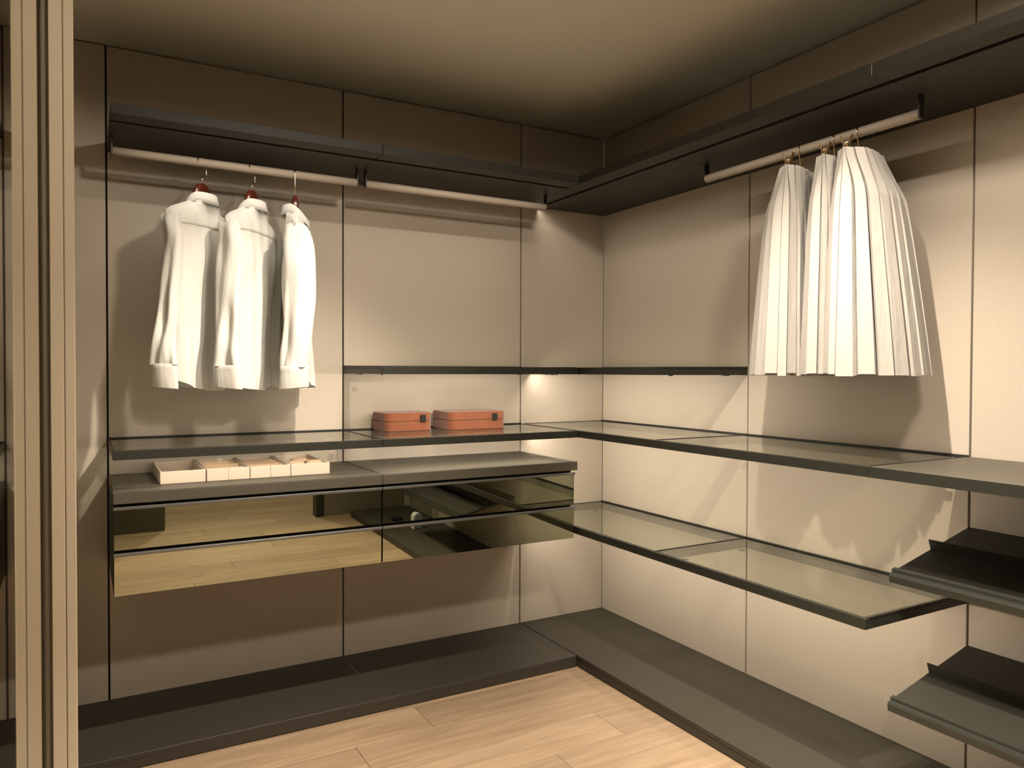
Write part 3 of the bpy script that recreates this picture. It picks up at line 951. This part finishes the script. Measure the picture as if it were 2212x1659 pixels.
# ------------------------------------------------------------------ rust suede boxes
def round_box_bm(bm, x0, x1, y0, y1, z0, z1, r, n=8):
    pts = []
    for cx, cy, a0 in ((x1 - r, y1 - 0.004, 0), (x0 + r, y1 - 0.004, 90), (x0 + r, y0 + r, 180), (x1 - r, y0 + r, 270)):
        back = a0 in (0, 90)
        rr = 0.004 if back else r
        cxx = (x1 - rr if a0 in (0, 270) else x0 + rr); cyy = (y1 - rr if back else y0 + rr)
        for k in range(n + 1):
            a = math.radians(a0 + 90 * k / n)
            pts.append((cxx + rr * math.cos(a), cyy + rr * math.sin(a)))
    bev = 0.004
    cxm, cym = (x0 + x1) / 2, (y0 + y1) / 2
    def ring(ins, z):
        o = []
        for px, py in pts:
            dx, dy = px - cxm, py - cym
            o.append(bm.verts.new((px - math.copysign(min(ins, abs(dx)), dx), py - math.copysign(min(ins, abs(dy)), dy), z)))
        return o
    rs = [ring(bev * 0.6, z0), ring(0, z0 + bev * 0.6), ring(0, z1 - bev), ring(bev * 0.3, z1 - bev * 0.3), ring(bev, z1)]
    for a, b_ in zip(rs, rs[1:]):
        m = len(a)
        for k in range(m):
            bm.faces.new((a[k], a[(k + 1) % m], b_[(k + 1) % m], b_[k]))
    bm.faces.new(rs[0][::-1]); bm.faces.new(rs[-1])

def suede_box(x0, x1, y0, y1, h, clasp_x, label):
    z = S2T + 0.0003
    r = empty('suede_box', ((x0 + x1) / 2, (y0 + y1) / 2, z))
    tag(r, label, 'box', 'rust suede boxes on the glass shelf')
    hs = h * 0.52
    bm = bmesh.new(); round_box_bm(bm, x0, x1, y0, y1, z, z + hs, 0.035); link_mesh('box_base', bm, 'suede', r)
    bm = bmesh.new(); round_box_bm(bm, x0, x1, y0, y1, z + hs + 0.0012, z + h, 0.035); link_mesh('lid', bm, 'suede', r)
    cl = box('clasp', (clasp_x - 0.013, y0 - 0.006, z + h * 0.49), (clasp_x + 0.013, y0 - 0.0003, z + h * 0.86), 'black', r, 0.001)
    for k in (-1, 0, 1):
        box('clasp_rib', (clasp_x + k * 0.0085 - 0.003, y0 - 0.009, z + h * 0.48), (clasp_x + k * 0.0085 + 0.003, y0 - 0.0063, z + h * 0.87), 'black', cl, 0.001)
suede_box(-1.316, -1.090, -0.195, -0.030, 0.082, -1.140, 'smaller rust suede box, left of the two on the glass shelf')
suede_box(-1.022, -0.732, -0.232, -0.035, 0.082, -0.795, 'larger rust suede box, right of the two on the glass shelf')

# ------------------------------------------------------------------ cream trays
def tray(x0, x1, label, kind):
    y0, y1 = -0.379, -0.035
    z0, z1 = CT + 0.0004, CT + 0.0455
    r = empty('jewellery_tray', ((x0 + x1) / 2, (y0 + y1) / 2, z0))
    tag(r, label, 'tray', 'cream trays on the worktop')
    t = 0.006
    box('tray_bottom', (x0 + t, y0 + t, z0), (x1 - t, y1 - t, z0 + 0.006), 'peach', r, 0.0005)
    if kind in ('two', 'many'):
        m = (x0 + x1) / 2
        box('front_wall', (x0, y0, z0), (m - 0.0004, y0 + t, z1), 'cream', r, 0.001)
        box('front_wall', (m + 0.0004, y0, z0), (x1, y0 + t, z1), 'cream', r, 0.001)
    else:
        box('front_wall', (x0, y0, z0), (x1, y0 + t, z1), 'cream', r, 0.001)
    box('back_wall', (x0, y1 - t, z0), (x1, y1, z1), 'cream', r, 0.001)
    box('side_wall', (x0, y0 + t + 0.0002, z0), (x0 + t, y1 - t - 0.0002, z1), 'cream', r, 0.001)
    box('side_wall', (x1 - t, y0 + t + 0.0002, z0), (x1, y1 - t - 0.0002, z1), 'cream', r, 0.001)
    ds = {'empty': [], 'two': [-0.295, -0.190, -0.10], 'many': [-0.335, -0.275, -0.215, -0.155, -0.095], 'watch': [-0.335]}[kind]
    for d in ds:
        box('divider', (x0 + t + 0.0003, d - 0.0025, z0 + 0.0063), (x1 - t - 0.0003, d + 0.0025, z1 - 0.006), 'peach', r, 0.0008)
    return r
tray(-2.225, -2.0735, 'empty cream tray at the left end of the row', 'empty')
tray(-2.0695, -1.919, 'cream tray with two wide compartments beside the empty tray', 'two')
tray(-1.9165, -1.768, 'cream tray with many narrow compartments, third in the row', 'many')
tray(-1.7655, -1.615, 'cream tray holding watch cushions at the right end of the row', 'watch')

def cushion(x, y, lx, ly, label):
    z0 = CT + 0.0004 + 0.0066
    r = empty('watch_cushion', (x, y, z0))
    tag(r, label, 'cushion', 'watch cushions in the cream tray')
    bm = bmesh.new()
    n, m = 20, 12
    rings = []
    for j in range(m + 1):
        f = -1 + 2 * j / m
        e = (1 - abs(f) ** 4) ** 0.5 if abs(f) < 1 else 0.0
        e = 0.55 + 0.45 * e
        ring = []
        for k in range(n):
            a = 2 * math.pi * k / n
            ring.append(bm.verts.new((x + f * lx / 2, y + ly / 2 * e * math.cos(a), z0 + 0.021 + 0.021 * e * math.sin(a))))
        rings.append(ring)
    for a, b_ in zip(rings, rings[1:]):
        for k in range(n):
            bm.faces.new((a[k], a[(k + 1) % n], b_[(k + 1) % n], b_[k]))
    bm.faces.new(rings[0][::-1]); bm.faces.new(rings[-1])
    link_mesh('pillow', bm, 'peach', r, smooth=True)
    for s in (-1, 1):
        pts = []
        for k in range(25):
            a = 2 * math.pi * k / 24
            pts.append((x + s * lx * 0.47, y + ly / 2 * 0.80 * math.cos(a), z0 + 0.021 + 0.0165 * math.sin(a)))
        tube('piping', pts, 0.0015, 'cream', r, n=6)
cushion(-1.727, -0.285, 0.064, 0.072, 'peach watch cushion at the front left of the tray')
cushion(-1.654, -0.285, 0.064, 0.072, 'peach watch cushion at the front right of the tray')
cushion(-1.690, -0.195, 0.064, 0.072, 'peach watch cushion behind the other two in the tray')

# ------------------------------------------------------------------ things on the plinth, seen mirrored in the drawer fronts
def lathe(name, prof, c, mat, parent, n=32):
    bm = bmesh.new()
    rings = [[bm.verts.new((c[0] + rr * math.cos(2 * math.pi * k / n), c[1] + rr * math.sin(2 * math.pi * k / n), c[2] + z)) for k in range(n)] for rr, z in prof]
    for a, b_ in zip(rings, rings[1:]):
        for k in range(n):
            bm.faces.new((a[k], a[(k + 1) % n], b_[(k + 1) % n], b_[k]))
    bm.faces.new(rings[0][::-1]); bm.faces.new(rings[-1])
    return link_mesh(name, bm, mat, parent, smooth=True)
c = (-0.118, -3.25, ZB + 0.0005)
gv = empty('glass_vase', c)
tag(gv, 'clear cylindrical glass vase mirrored in the right drawer front', 'vase')
lathe('vase_body', [(0.085, 0.0), (0.088, 0.003), (0.088, 0.34), (0.084, 0.34), (0.084, 0.012), (0.001, 0.012)], c, 'clear', gv)
lathe('foot_ring', [(0.088, 0.0), (0.0905, 0.002), (0.0905, 0.008), (0.0882, 0.010)], c, 'clear', gv)
dv = empty('plug_device', (-0.25, -3.02, ZB))
tag(dv, 'white rounded plug-in device with pale blue face mirrored in the right drawer front', 'device')
bm = bmesh.new()
poly = []
for k in range(13):
    a = math.pi * k / 12
    poly.append((-0.25 + 0.035 * math.cos(a), ZB + 0.085 + 0.035 * math.sin(a)))
poly = [(-0.215, ZB + 0.0006)] + poly + [(-0.285, ZB + 0.0006)]
f0 = [bm.verts.new((px, -3.05, pz)) for px, pz in poly]; f1 = [bm.verts.new((px, -2.99, pz)) for px, pz in poly]
bm.faces.new(f0); bm.faces.new(f1[::-1])
for k in range(len(poly)):
    bm.faces.new((f0[k], f0[(k + 1) % len(poly)], f1[(k + 1) % len(poly)], f1[k]))
link_mesh('device_body', bm, 'plug_white', dv)
prism('face_plate', [(-0.25 + (px + 0.25) * 0.9, -2.9895, ZB + 0.06 + (pz - ZB - 0.06) * 0.92) for px, pz in poly], (0, 0.004, 0), 'plug_face', dv)
cdp = []
for k in range(60):
    a = k * 0.55
    cdp.append((-0.30 + 0.035 * math.cos(a) + 0.0002 * k, -3.34 + 0.03 * math.sin(a) + 0.0008 * k, ZB + 0.005 + 0.010 * (1 + math.sin(a * 1.7)) + 0.0001 * k))
cdp += [(-0.28, -3.22, ZB + 0.005), (-0.28, -3.15, ZB + 0.0045), (-0.25, -3.08, ZB + 0.0045), (-0.25, -3.055, ZB + 0.012)]
tag(tube('power_cord', cdp, 0.0035, 'cord', None, n=6, loc=(-0.27, -3.22, ZB)), 'coiled black power cord beside the glass vase', 'cord')
